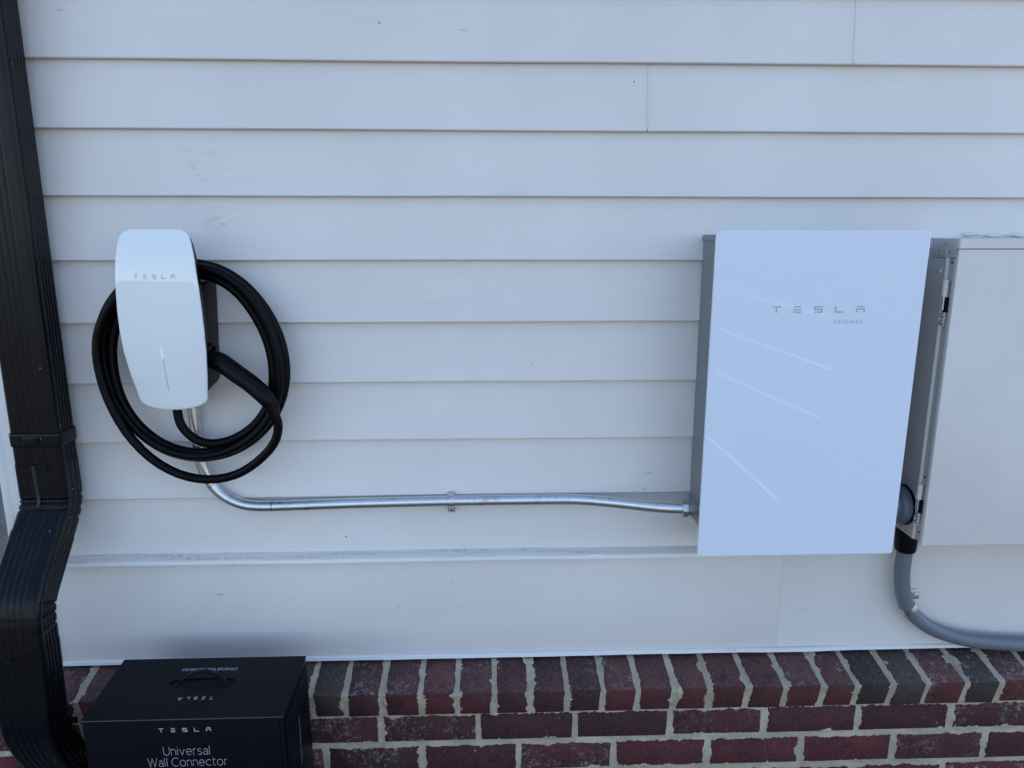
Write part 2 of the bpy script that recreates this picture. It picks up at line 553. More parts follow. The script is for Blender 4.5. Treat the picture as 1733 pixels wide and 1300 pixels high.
LOGO = {
 'T': [[(0, .92), (1.15, .92)], [(.575, .70), (.575, 0)]],
 'E': [[(.05, .92), (1.10, .92)], [(.05, .48), (1.10, .48)], [(.05, .06), (1.10, .06)]],
 'S': [[(1.12, .92), (.06, .92), (.06, .50), (1.06, .50), (1.06, .06), (0, .06)]],
 'L': [[(.06, 1), (.06, .06), (1.12, .06)]],
 'A': [[(.10, .95), (1.05, .95)], [(.06, 0), (.06, .56), (1.10, .56), (1.10, 0)]],
}
def ribbon(poly, w, vs, fs):
    P = [Vector((p[0], p[1])) for p in poly]
    n = len(P); base = len(vs)
    for i in range(n):
        if i == 0: d0 = d1 = (P[1]-P[0]).normalized()
        elif i == n-1: d0 = d1 = (P[-1]-P[-2]).normalized()
        else:
            d0 = (P[i]-P[i-1]).normalized(); d1 = (P[i+1]-P[i]).normalized()
        n0 = Vector((-d0.y, d0.x)); n1 = Vector((-d1.y, d1.x))
        mm = (n0+n1)
        if mm.length < 1e-6: mm = n0
        mm.normalize()
        k = w/2/max(0.35, mm.dot(n0))
        a = P[i]+mm*k; b = P[i]-mm*k
        vs.append((a.x, a.y)); vs.append((b.x, b.y))
    for i in range(n-1):
        q = base+2*i
        fs.append((q, q+1, q+3, q+2))
def logo(parent, place, m, pitch=2.85, w=0.17):
    """five separate letters"""
    wd_ = 4*pitch+1.15
    for k, ch in enumerate("TESLA"):
        vs, fs = [], []
        for st in LOGO[ch]:
            sub = []
            for a, b in zip(st[:-1], st[1:]):
                sub += [(a[0]+(b[0]-a[0])*j/3, a[1]+(b[1]-a[1])*j/3) for j in range(3)]
            sub.append(st[-1])
            ribbon([(x+k*pitch, y) for x, y in sub], w, vs, fs)
        obj('letter', [place(x/wd_, y) for x, y in vs], fs, m, parent)
def text_strokes(txt, w=0.10, gap=0.17):
    vs, fs = [], []
    x = 0.0
    for ch in txt:
        if ch == ' ':
            x += 0.34; continue
        adv, sts = GL[ch]
        for st in sts:
            ribbon([(px+x, py) for px, py in st], w, vs, fs)
        x += adv+gap+(0.06 if ch in 'il' else 0)
    return vs, fs, x-gap
def lettering(name, strokes, place, m, parent):
    """place(u, v): u along the line 0..1, v in letter heights -> world point"""
    vs, fs, wd_ = strokes
    return obj(name, [place(x/wd_, y) for x, y in vs], fs, m, parent)

# ------------------------------------------------------------------ ground
def ground():
    g = obj('ground', [(-300, -300, 0), (300, -300, 0), (300, 300, 0), (-300, 300, 0)], [(0, 1, 2, 3)], M['ground'])
    g['kind'] = 'structure'
    # pale painted lines on the sunlit drive behind the viewer (they show in the glass)
    for (xa, ya, xb, yb, w) in ((5.52, -15.6, 5.58, -10.0, .11), (3.28, -8.8, 3.48, -5.7, .06), (2.27, -5.6, 2.50, -3.9, .035), (1.515, -3.5, 1.53, -2.3, .02)):
        s = obj('painted_line', [(xa-w/2, ya, .004), (xa+w/2, ya, .004), (xb+w/2, yb, .004), (xb-w/2, yb, .004)], [(0, 1, 2, 3)], M['stripe'], g)
ground()

# ------------------------------------------------------------------ house
HX0, HX1, HY1, EAVE = -1.028, 3.6, 7.5, 3.05
house = thing('house', 'house wall of pale lap siding above a dark red brick ledge and base', 'house')
ZL, REV = 1.7335, 0.1284

siding = box('siding_wall', HX0+.01, HX1, 0.0, HY1, 0.36, EAVE, M['siding'], house)

def plank(x0, x1, zb, zt, yb=-0.0215, yt=-0.0070, th=0.011, name='siding_plank', m=None, wob=0.0):
    """one lap board: bottom edge proud, top tucked under the next, a softened butt edge"""
    n = max(2, int((x1-x0)/0.06))
    vs, fs = [], []
    sec = [(yt, zt), (yb+0.0007, zb+0.004), (yb, zb+0.0018), (yb+0.0009, zb), (yb+th, zb), (yt+0.004, zt)]
    sd = zb*37.1
    for i in range(n+1):
        x = x0+(x1-x0)*i/n
        dz = wob*(float(fbm(np.array(x*1.7+sd), np.array(sd)))-0.5)*2
        dy = wob*0.8*(float(fbm(np.array(x*2.3+sd), np.array(sd+5.2)))-0.5)*2
        for k, (y, z) in enumerate(sec):
            low = 1.0 if 0 < k < 5 else 0.0
            vs.append((x, y+dy*low, z+dz*low))
    L = len(sec)
    for i in range(n):
        for k in range(L):
            k2 = (k+1) % L
            fs.append((i*L+k, i*L+k2, (i+1)*L+k2, (i+1)*L+k))
    fs.append(tuple(range(L))); fs.append(tuple(n*L+k for k in range(L-1, -1, -1)))
    return obj(name, vs, fs, m or M['siding'], siding, auto=28)

joints = {-1: [0.736], 0: [0.3268], 1: [2.2], 2: [1.9], 3: [1.55], 4: [2.4], 5: [1.3], 6: [2.0], 7: [2.7]}
rs = random.Random(4)
row = 7
XS0 = HX0+0.052
while True:
    zb = ZL-row*REV                      # bottom edge of this board
    if zb > EAVE-0.02: break
    js = joints.get(row-1, [XS0+rs.uniform(0.4, 4.0)])
    xs = [XS0] + js + [HX1]
    zt = min(zb+REV+0.02, EAVE)
    for a, b in zip(xs[:-1], xs[1:]):
        ga = 0.0 if a == XS0 else 0.0007
        gb = 0.0 if b == HX1 else 0.0007
        plank(a+ga, b-gb, zb, zt, wob=0.0016)
    for j in js:                          # thin caulk line in the butt joint
        c = box('caulk_joint', j-0.0014, j+0.0014, -0.0100, -0.0030, zb+0.004, zb+REV-0.002, M['caulk'], siding)
        c.rotation_euler = (0, 0, 0)
        me = c.data
        for v in me.vertices:
            f = (v.co.z-zb)/REV
            v.co.y += -0.0125*(1-f)*1.0
    row -= 1
# lowest course above the drip cap, the drip cap, the skirt board and its bright lower lip
plank(XS0, 1.62, 0.7005, ZL-7*REV+0.02, yb=-0.021, wob=0.0012)
plank(1.6214, HX1, 0.7005, ZL-7*REV+0.02, yb=-0.021)
def strip(name, sec, x0, x1, m, parent, wob=0.0, seed=1.0):
    n = int((x1-x0)/0.03)
    vs, fs = [], []
    L = len(sec)
    for i in range(n+1):
        x = x0+(x1-x0)*i/n
        d = wob*(float(fbm(np.array(x*4.0+seed), np.array(seed)))-0.5)*2
        for y, z in sec:
            vs.append((x, y+d*0.5, z+d))
    for i in range(n):
        for k in range(L):
            k2 = (k+1) % L
            fs.append((i*L+k, i*L+k2, (i+1)*L+k2, (i+1)*L+k))
    fs.append(tuple(range(L))); fs.append(tuple(n*L+k for k in range(L-1, -1, -1)))
    return obj(name, vs, fs, m, parent, auto=25)
dc = strip('drip_cap', [(-.004, .7095), (-.024, .7040), (-.0395, .6960), (-.0405, .6935), (-.0405, .6855), (-.0385, .6845), (-.004, .6860)], XS0, 0.80, M['ledge'], siding, 0.0016, 3.0)
dc.data.materials.append(M['trim'])
for p_ in dc.data.polygons:               # clean painted nose below the dirty sloping top
    if p_.center.z < .6940: p_.material_index = 1
box('skirt_board', XS0, 0.6797, -.022, -.001, .4445, .6840, M['siding'], siding, .0012)
SKL = [(.6811, .4445), (HX1, .4445), (HX1, .7900), (.8010, .7900), (.8010, .6840), (.6811, .6840)]
obj('skirt_board', [(x, -.0222, z) for x, z in SKL]+[(x, -.001, z) for x, z in SKL], [(0, 1, 2, 3, 4, 5), (11, 10, 9, 8, 7, 6)]+[(k, k+6, (k+1) % 6+6, (k+1) % 6) for k in range(6)], M['siding'], siding)
box('caulk_joint', 0.6792, 0.6816, -.0224, -.010, .4460, .6835, M['caulk'], siding)
strip('bottom_flashing', [(-.003, .4440), (-.024, .4440), (-.0275, .4425), (-.0280, .4352), (-.0255, .4344), (-.003, .4370)], XS0, HX1, M['trim'], siding, 0.0026, 8.0)
cb = box('corner_board', HX0, HX0+.0515, -.028, 0.05, .4340, EAVE, M['trim'], house, .002)
box('corner_board', HX0-.022, HX0-.0005, -.026, 0.09, .4340, EAVE, M['trim'], house, .002)
# roof and soffit
OV = 0.35
box('soffit', HX0-OV, HX1+OV, -OV, HY1+OV, EAVE+.002, EAVE+.03, M['soffit'], house)
box('fascia', HX0-OV-.02, HX1+OV+.02, -OV-.022, -OV-.001, EAVE-.02, EAVE+.17, M['trim'], house)
rz = EAVE+.16
obj('roof', [(HX0-OV-.05, -OV-.05, rz-.12), (HX1+OV+.05, -OV-.05, rz-.12), (HX1+OV+.05, HY1+OV+.05, rz-.12), (HX0-OV-.05, HY1+OV+.05, rz-.12),
             (HX0+1.6, HY1/2, rz+1.5), (HX1-1.6, HY1/2, rz+1.5)],
    [(0, 1, 5, 4), (1, 2, 5), (2, 3, 4, 5), (3, 0, 4), (3, 2, 1, 0)], M['roof'], house)

# ---- brick base
XB0, XB1 = -1.115, 1.62
SL = math.radians(14.6)
# ledge profile: back-top -> front-top corner -> front-bottom
PBACK = (-0.012, 0.4318); PTOP = (-0.1200, 0.4058)
PBOT = (PTOP[0]+0.066*math.sin(SL), PTOP[1]-0.066*math.cos(SL))
FACE = -0.1020
base = box('brick_base', XB0+.02, HX1, FACE+0.012, 0.05, 0.0, 0.395, M['mortar'], house)
JR = [-0.899, -0.816, -0.734, -0.650, -0.565, -0.480, -0.394, -0.32, -0.237, -0.151, -0.071, 0.012, 0.091, 0.174, 0.253, 0.333, 0.415, 0.497, 0.582, 0.668, 0.754, 0.83, 0.914, 0.996, 1.085, 1.167]
JR = [-1.067, -0.983] + JR + [1.249, 1.332, 1.414, 1.497, 1.58]
DARK_ROW = {(-0.394, -0.32), (0.83, 0.914), (0.914, 0.996), (1.085, 1.167)}
br = random.Random(12)

def brick(x0, x1, quad, m, jit=0.0014, bev=0.0028, top=None):
    """quad: four (y, z) corners of the section"""
    bm = bmesh.new()
    a = [bm.verts.new((x0+br.uniform(-jit, jit), y+br.uniform(-jit, jit)*.6, z+br.uniform(-jit, jit)*.6)) for y, z in quad]
    b = [bm.verts.new((x1+br.uniform(-jit, jit), y+br.uniform(-jit, jit)*.6, z+br.uniform(-jit, jit)*.6)) for y, z in quad]
    bm.faces.new(a); bm.faces.new(b[::-1])
    for k in range(4):
        bm.faces.new((a[k], b[k], b[(k+1) % 4], a[(k+1) % 4]))
    bmesh.ops.bevel(bm, geom=list(bm.edges), offset=bev, segments=1, profile=0.6, affect='EDGES')
    o = bm_obj('brick', bm, m, base, auto=60)
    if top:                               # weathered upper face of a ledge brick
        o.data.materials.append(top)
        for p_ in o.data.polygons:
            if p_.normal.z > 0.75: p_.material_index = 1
    return o

nrm = (-math.sin(SL), math.cos(SL))      # outward normal of the sloped top in (y, z)
rowlock_gaps = []
for a, b in zip(JR[:-1], JR[1:]):
    ga, gb = br.uniform(.0045, .0068), br.uniform(.0045, .0068)
    h = br.uniform(-.0012, .0012)
    dx = br.uniform(-.0012, .0012)
    q = [(PBACK[0], PBACK[1]+h), (PTOP[0]+dx, PTOP[1]+h), (PBOT[0]+dx, PBOT[1]+h), (PBACK[0], PBACK[1]-.066)]
    dark = any(abs(a-d[0]) < .002 for d in DARK_ROW)
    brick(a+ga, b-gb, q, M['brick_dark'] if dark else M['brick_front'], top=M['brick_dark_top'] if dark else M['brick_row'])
    rowlock_gaps.append((a-ga, a+ga) if False else (a, ga))
BEDS = [0.268, 0.188, 0.108, 0.028]
COURSES = []
kinds = ['brick_plum', 'brick_plum', 'brick_plum', 'brick_red', 'brick_red', 'brick_plum', 'brick_red', 'brick_plum', 'brick_red', 'brick_red', 'brick_plum', 'brick_plum', 'brick_red']
for ci, zb in enumerate(BEDS):
    zt = (BEDS[ci-1] if ci else 0.3465)-.0058
    zl = zb+.0058
    off = -0.244 if ci % 2 == 0 else -0.371
    js = [off+0.2185*k for k in range(-4, 10)]
    js = [j for j in js if XB0+.03 < j < XB1]
    xs = [XB0] + js + [XB1]
    COURSES.append((zl, zt, xs))
    for i, (a, b) in enumerate(zip(xs[:-1], xs[1:])):
        ga, gb = (0 if i == 0 else .006), (0 if b == XB1 else .006)
        f = FACE+br.uniform(-.0012, .0012)
        kd = kinds[(i*5+ci*3) % len(kinds)]
        brick(a+ga, b-gb, [(f, zl), (f, zt), (-.004, zt), (-.004, zl)], M[kd])
    brick(XB0-.0005, XB0+.099, [(.012, zl), (.012, zt), (.2, zt), (.2, zl)], M['brick_red'])
    brick(XB1+.006, HX1, [(FACE, zl), (FACE, zt), (-.004, zt), (-.004, zl)], M['brick_red'])

# ---- mortar: a ragged skin that fills the joints and smears over the brick edges
def mortar_sheet(name, xs, ss, pos, edge_fn, seed, smear=1.0):
    X, S = np.meshgrid(xs, ss, indexing='ij')
    d = edge_fn(X, S)                     # metres inside the nearest brick edge (negative in the joint)
    n1 = fbm(X*60+seed, S*60+seed*2, 4)-0.47
    n2 = fbm(X*230+seed*3, S*230, 3)-0.44
    n3 = np.clip(fbm(X*14+seed*5, S*22+seed, 3)-0.52, 0, 1)
    h = np.where(d < 0, -0.0016+0.0034*n1+0.0024*n2,
                 -0.0004+0.0095*n1*smear+0.0055*n2+0.020*n3*smear-np.maximum(d, 0)*0.42)
    h = np.clip(h, -0.011, 0.0022)
    vs = pos(X.ravel(), S.ravel(), h.ravel())
    nx, ns = X.shape
    idx = np.arange(nx*ns).reshape(nx, ns)
    f = np.stack([idx[:-1, :-1], idx[1:, :-1], idx[1:, 1:], idx[:-1, 1:]], -1).reshape(-1, 4)
    keep = (h.ravel()[f] > -0.0108).any(1)
    f = f[keep]
    me = bpy.data.meshes.new(name)
    me.from_pydata(vs.tolist(), [], f.tolist())
    me.update()
    o = link(name, me, M['mortar'], base, True)
    o['kind'] = 'stuff'
    return o

LT = math.hypot(PTOP[0]-PBACK[0], PTOP[1]-PBACK[1])
jr = np.array([j for j, g in rowlock_gaps][1:] + [JR[-1]])
def row_edge(X, S):
    wig = (fbm(X*0+np.round(X*12)*3.7, S*30, 2)-0.45)*0.004
    dx = np.abs(X[..., None]-jr).min(-1)-0.0058+wig
    return np.minimum(dx, 0.02)
def row_pos(x, s, h):
    y = np.where(s < LT, PBACK[0]+(PTOP[0]-PBACK[0])*s/LT, PTOP[0]+(PBOT[0]-PTOP[0])*(s-LT)/0.066)
    z = np.where(s < LT, PBACK[1]+(PTOP[1]-PBACK[1])*s/LT, PTOP[1]+(PBOT[1]-PTOP[1])*(s-LT)/0.066)
    w = np.clip((s-LT+0.004)/0.008, 0, 1)
    ny = nrm[0]*(1-w)+(-math.cos(SL))*w
    nz = nrm[1]*(1-w)+(-math.sin(SL))*w
    l = np.hypot(ny, nz)
    h = h-0.0012*(1-np.abs(2*w-1))
    return np.stack([x, y+ny/l*h, z+nz/l*h], -1)
mortar_sheet('ledge_mortar', np.arange(XB0+.01, 1.46, 0.0026), np.concatenate([np.arange(0.006, LT-.001, .003), np.linspace(LT-.001, LT+.065, 24)]), row_pos, row_edge, 3.0)

def face_edge(X, S):
    D = np.full(X.shape, 0.03)
    for zl, zt, xs in COURSES:
        inz = np.minimum(S-zl, zt-S)
        j = np.array(xs[1:-1])
        dx = np.abs(X[..., None]-j).min(-1)-0.006
        d = np.minimum(inz, dx)
        band = (S > zl-0.006) & (S <= zt+0.006)
        D = np.where(band, np.minimum(d, 0.03), D)
    return D
mortar_sheet('face_mortar', np.arange(XB0+.01, 1.46, 0.003), np.arange(0.012, 0.346, 0.003), lambda x, s, h: np.stack([x, FACE-h, s], -1), face_edge, 9.0, 0.75)

# ------------------------------------------------------------------ downspout
spout = thing('downspout', 'black ribbed rectangular downspout with offset elbows at the corner of the house', 'downspout')
WX, WY = 0.099, 0.067
XC = -0.867-WX/2
def spout_section(scale=1.0, rib=0.0016, elbow=False):
    """closed loop of (x, d): d along depth, front is -"""
    hx, hy, r = WX/2*scale, WY/2*scale, 0.011
    pts = []
    def side(p0, p1, nrm_, ribs):
        n = 60
        L = math.dist(p0, p1)
        for k in range(n):
            t = k/n
            s = t*L
            d = 0.0
            for c in ribs:
                u = abs(s-c*L)
                if u < 0.0032: d += rib*(0.5+0.5*math.cos(math.pi*u/0.0032))
            pts.append((p0[0]+(p1[0]-p0[0])*t-nrm_[0]*d, p0[1]+(p1[1]-p0[1])*t-nrm_[1]*d))
    def cor(cx, cy, a0):
        for k in range(8):
            a = math.radians(a0+90*k/8)
            pts.append((cx+r*math.cos(a), cy+r*math.sin(a)))
    fr = [.10, .26, .42, .58, .74] if not elbow else [.25, .62]
    sd = [.2, .42, .64, .86] if not elbow else [.3, .7]
    side((-hx+r, -hy), (hx-r, -hy), (0, -1), fr)
    cor(hx-r, -hy+r, -90)
    side((hx, -hy+r), (hx, hy-r), (1, 0), sd)
    cor(hx-r, hy-r, 0)
    side((hx-r, hy), (-hx+r, hy), (0, 1), fr)
    cor(-hx+r, hy-r, 90)
    side((-hx, hy-r), (-hx, -hy+r), (-1, 0), sd)
    cor(-hx+r, -hy+r, 180)
    return pts
def sweep(name, path, sec, m, parent, crimp=None, scale_fn=None):
    """path: list of (y, z); section stays square to the path"""
    vs, fs = [], []
    n = len(sec)
    for i, (y, z) in enumerate(path):
        a = path[max(0, i-1)]; b = path[min(len(path)-1, i+1)]
        ty, tz = b[0]-a[0], b[1]-a[1]
        l = math.hypot(ty, tz); ty /= l; tz /= l
        # depth axis perpendicular to the path; running downwards (tz<0): back = +y
        dy, dz = -tz, ty
        k = scale_fn(i/(len(path)-1)) if scale_fn else 0.0
        for x, d in sec:
            ll = math.hypot(x, d)
            kk = k
            if crimp:
                kk = k - crimp(z, d)
            xx, dd = x*(1+kk/ll), d*(1+kk/ll)
            vs.append((XC+xx, y+dy*dd, z+dz*dd))
    for i in range(len(path)-1):
        for k in range(n):
            k2 = (k+1) % n
            fs.append((i*n+k, (i+1)*n+k, (i+1)*n+k2, i*n+k2))
    return obj(name, vs, fs, m, parent, auto=70)
def dens(path, step=0.004):
    out = []
    for a, b in zip(path[:-1], path[1:]):
        n = max(1, int(math.dist(a, b)/step))
        out += [(a[0]+(b[0]-a[0])*k/n, a[1]+(b[1]-a[1])*k/n) for k in range(n)]
    return out+[path[-1]]
Y0 = -0.0690
sec_p = spout_section()
sec_e = spout_section(1.0, 0.0011, True)
sweep('pipe', [(Y0, 2.95), (Y0, 2.2), (Y0, 1.6), (Y0, 1.2), (Y0, 0.935)], [(x*.985, d*.98) for x, d in sec_p], M['spout'], spout)
def crimp_at(zs, amp=0.0036, wd_=0.0042):
    def f(z, d):
        return sum(amp*math.exp(-((z-c)/wd_)**2) for c in zs)
    return f
def bend(pts, per=10):
    return [tuple(p) for p in catmull([(a, b) for a, b in pts], per)]
p1 = bend([(Y0, .940), (Y0, .90), (Y0, .868), (Y0-.003, .852), (Y0-.010, .838), (Y0-.020, .824), (Y0-.032, .810), (Y0-.050, .790)], 12)
sweep('elbow', p1, sec_e, M['spout'], spout, crimp_at([.8615, .8445, .8295], .0026, .0028))
p2 = bend([(Y0-.0455, .795), (Y0-.075, .762), (Y0-.100, .734), (Y0-.118, .714)], 8)
sweep('offset_pipe', p2, [(x*1.018, d*1.02) for x, d in sec_p], M['spout'], spout)
p3 = bend([(Y0-.112, .7205), (Y0-.124, .705), (Y0-.133, .690), (Y0-.139, .672), (Y0-.142, .655), (Y0-.1435, .63), (Y0-.145, .60)], 12)
def crimp_back(z, d):
    return (0.0034*math.exp(-((z-.686)/.0035)**2)+0.0034*math.exp(-((z-.664)/.0035)**2)+.003*math.exp(-((z-.640)/.0035)**2))*(1 if d > -.02 else .12)
sweep('elbow', p3, [(x*1.012, d*1.012) for x, d in sec_p], M['spout'], spout, crimp_back)
p4 = bend([(Y0-.1445, .606), (Y0-.147, .54), (Y0-.150, .48), (Y0-.151, .455), (Y0-.149, .43), (Y0-.143, .405)], 10)
def crimp_low(z, d):
    return (0.003*math.exp(-((z-.452)/.003)**2)+0.003*math.exp(-((z-.430)/.003)**2))*(1 if d > -.028 else .0)
sweep('lower_pipe', p4, [(x*1.03, d*1.03) for x, d in sec_p], M['spout'], spout, crimp_low)
p5 = bend([(Y0-.146, .413), (Y0-.135, .38), (Y0-.118, .345), (Y0-.102, .31), (Y0-.094, .28), (Y0-.092, .24), (Y0-.092, .06)], 8)
sweep('lower_pipe', p5, [(x*1.0, d*1.0) for x, d in sec_p], M['spout'], spout)
# strap with its screw
def rrect_loop(hx, hy, r, n=8):
    out = []
    for cx, cy, a0 in ((hx-r, -hy+r, -90), (hx-r, hy-r, 0), (-hx+r, hy-r, 90), (-hx+r, -hy+r, 180)):
        out += [(cx+r*math.cos(math.radians(a0+90*k/n)), cy+r*math.sin(math.radians(a0+90*k/n))) for k in range(n+1)]
    return out
lo = rrect_loop(WX/2+.0022, WY/2+.0022, .013)
n = len(lo)
vs = [(XC+x, Y0+d, z) for z in (.9795, .981, .9855, 1.0005, 1.005, 1.0065) for x, d in [(a*(1.0 if .9805 < z < 1.0055 else .985), b*(1.0 if .9805 < z < 1.0055 else .98)) for a, b in lo]]
fs = [(i*n+k, i*n+(k+1) % n, (i+1)*n+(k+1) % n, (i+1)*n+k) for i in range(5) for k in range(n)]
strap = obj('strap', vs, fs, M['spout'], spout, auto=40)
box('strap_tab', XC-.018, XC+.012, Y0-WY/2-.0042, Y0-WY/2-.0015, .984, 1.002, M['spout'], strap, .0008)
screw('screw', (XC+.006, Y0-WY/2-.0040, .9950), (0, -1, 0), .0032, M['dark'], strap)
for dz, dx in ((.930, -.028), (.5905, -.012)):
    yy = Y0-WY/2 if dz > .8 else Y0-.1452-WY/2*1.03
    screw('screw', (XC+dx+.045 if dz > .8 else XC+dx, yy-.0004, dz), (0, -1, 0), .0034, M['dark'], spout)
# knurled lock seam down the front of the elbow
vs, fs = [], []
zz = .936
while zz > .832:
    # follow the bend
    i = min(range(len(p1)), key=lambda k: abs(p1[k][1]-zz))
    a = p1[max(0, i-1)]; b = p1[min(len(p1)-1, i+1)]
    ty, tz = b[0]-a[0], b[1]-a[1]; l = math.hypot(ty, tz)
    dy, dz = -tz/l, ty/l
    cy, cz = p1[i][0]-dy*(WY/2+.0002), zz-dz*(WY/2)*1.0
    q = len(vs)
    w, hh = .0034, .0011
    xm = XC-.008+.003*(.936-zz)/.1
    for sx, sz, o in ((-1, -.9, 0), (1, .9, 0), (1, .9, 1), (-1, -.9, 1)):
        zc = cz+sz*.0012+(hh if o else -hh)
        vs.append((xm+sx*w, cy-.0004*(1-o), zc))
    for sx, sz in ((-1, -.9), (1, .9)):
        vs.append((xm+sx*w, cy-.0019, cz+sz*.0012))
    fs += [(q, q+1, q+5, q+4), (q+4, q+5, q+2, q+3)]
    zz -= .0044
obj('lock_seam', vs, fs, M['zinc'] if False else M['spout_seam'] if 'spout_seam' in M else mat("worn_seam", (.09, .088, .085), .4), spout)

# ------------------------------------------------------------------ charging station
chg = thing('charging_station', 'white glossy car charging station with black cable coiled round it', 'charger')
CX = -0.6228
def half_w(z):
    return float(np.interp(z, [1.0590, 1.0620, 1.0660, 1.0705, 1.0760, 1.083, 1.10, 1.127, 1.175, 1.221, 1.26, 1.30, 1.354, 1.376, 1.390, 1.399, 1.405, 1.4085],
                              [0.012, 0.034, 0.0500, 0.0590, 0.0640, 0.0662, 0.0683, 0.0724, 0.0776, 0.0790, 0.0786, 0.0768, 0.0724, 0.0690, 0.0660, 0.0630, 0.0585, 0.0500]))
COVER_PROF = smooth_curve([1.04, 1.09, 1.14, 1.19, 1.24, 1.29, 1.34, 1.38, 1.415], [-.1180, -.1285, -.1388, -.1455, -.1483, -.1487, -.1468, -.1415, -.1325])
KEEL = smooth_curve([1.04, 1.10, 1.15, 1.20, 1.24, 1.42], [1, .9, .6, .15, 0, 0])
def cover_y(x, z):
    u = (x-CX)
    prof = COVER_PROF(z)
    crown = 0.085*u*u/0.079
    # soft keel that fades in below the light
    keel = KEEL(z)
    return prof+crown+keel*(0.0045*(math.sqrt(u*u+.00003)/.06)-0.0022)
def zedge_top(u): return 1.4100-0.0012*(u/.06)**2
ZR = np.concatenate([np.linspace(1.0595, 1.078, 12), np.linspace(1.081, 1.398, 60), np.linspace(1.4005, 1.4100, 8)])
NU = 40
vs, fs = [], []
def cov_x(z, t): return CX+half_w(z)*t
for z in ZR:
    for k in range(NU+1):
        t = -1+2*k/NU
        x = cov_x(z, t)
        e = abs(t)
        y = cover_y(x, z)
        rim = 0.0016*max(0, (e-.94)/.06)**2 + 0.0016*max(0, (z-1.404)/.006)**2*.6 + .0016*max(0, (1.066-z)/.006)**2*.6
        vs.append((x, y+rim, z))
R, Cn = len(ZR), NU+1
for i in range(R-1):
    for k in range(NU):
        fs.append((i*Cn+k, i*Cn+k+1, (i+1)*Cn+k+1, (i+1)*Cn+k))
cover = obj('front_cover', vs, fs, M['cover'], chg, True)
for p in cover.data.polygons: p.use_smooth = True
# rim behind the cover
loop = [0*Cn+k for k in range(NU+1)] + [i*Cn+NU for i in range(1, R)] + [(R-1)*Cn+k for k in range(NU-1, -1, -1)] + [i*Cn for i in range(R-2, 0, -1)]
vr, fr_ = [], []
for dpt, ins in ((0, 0), (.0012, -.0004), (.0050, .0), (.0062, .0012)):
    for j in loop:
        x, y, z = vs[j]
        vr.append((x-(x-CX)/.08*ins*1.0, y+dpt, z+(-ins if z > 1.25 else ins)))
n = len(loop)
for i in range(3):
    for k in range(n):
        k2 = (k+1) % n
        fr_.append((i*n+k, i*n+k2, (i+1)*n+k2, (i+1)*n+k))
obj('cover_rim', vr, fr_, M['glass_edge'], cover, True)
# bezel behind the cover
vb, fb = [], []
for yoff, ins, flat in ((.0058, .0030, None), (.0110, .0030, None), (None, .0065, -.103)):
    for j in loop:
        x, y, z = vs[j]
        sx = 1-ins/.08*1.2
        zz = 1.235+(z-1.235)*(1-ins/.175)
        vb.append((CX+(x-CX)*sx, (y+yoff) if flat is None else flat, zz))
for i in range(2):
    for k in range(n):
        k2 = (k+1) % n
        fb.append((i*n+k, i*n+k2, (i+1)*n+k2, (i+1)*n+k))
fb.append(tuple(2*n+k for k in range(n)))
obj('bezel', vb, fb, M['black'], chg, auto=40)
# housing between bezel and wall, underside rising to the wall
hw, hb = 0.0670, 0.0680
sec = [(-.1045, 1.086), (-.1045, 1.306), (-.062, 1.309), (-.0195, 1.309), (-.0195, 1.110), (-.030, 1.101)]
bm = bmesh.new()
wq = lambda y, z: (hw if y < -.08 else hb)-(.008 if z < 1.2 else 0)
a = [bm.verts.new((CX-wq(y, z), y, z)) for y, z in sec]
b = [bm.verts.new((CX+wq(y, z), y, z)) for y, z in sec]
bm.faces.new(a); bm.faces.new(b[::-1])
for k in range(len(sec)):
    bm.faces.new((a[k], b[k], b[(k+1) % len(sec)], a[(k+1) % len(sec)]))
bmesh.ops.bevel(bm, geom=list(bm.edges), offset=.004, segments=2, profile=.5, affect='EDGES')
housing = bm_obj('housing', bm, M['black'], chg, auto=35)
lathe('holster', (CX+.0615, -.082, 1.163), (1, 0, -.25), [(0, .026), (.004, .027), (.007, .0255), (.007, .021), (.002, .020)], M['black'], housing, 24)
# logo and status light on the cover
def on_cover(x0, x1, z0, hgt, off=.0006):
    return lambda u, v: (x0+(x1-x0)*u, cover_y(x0+(x1-x0)*u, z0+hgt*v)-off, z0+hgt*v)
logo(cover, on_cover(-.6605, -.5850, 1.3192, .0084), M['print_grey'], 2.85, .15)
vs2, fs2 = [], []
ribbon([(CX-.0015, 1.1875), (CX-.0012, 1.178), (CX-.0008, 1.1665)], .0017, vs2, fs2)
obj('status_light', [(x, cover_y(x, z)-.0006, z) for x, z in vs2], fs2, M['led'], cover)
vs2, fs2 = [], []
ribbon([(CX-.0008, 1.1655-.007*k) for k in range(10)], .0013, vs2, fs2)
obj('light_groove', [(x, cover_y(x, z)-.0005, z) for x, z in vs2], fs2, M['groove'], cover)

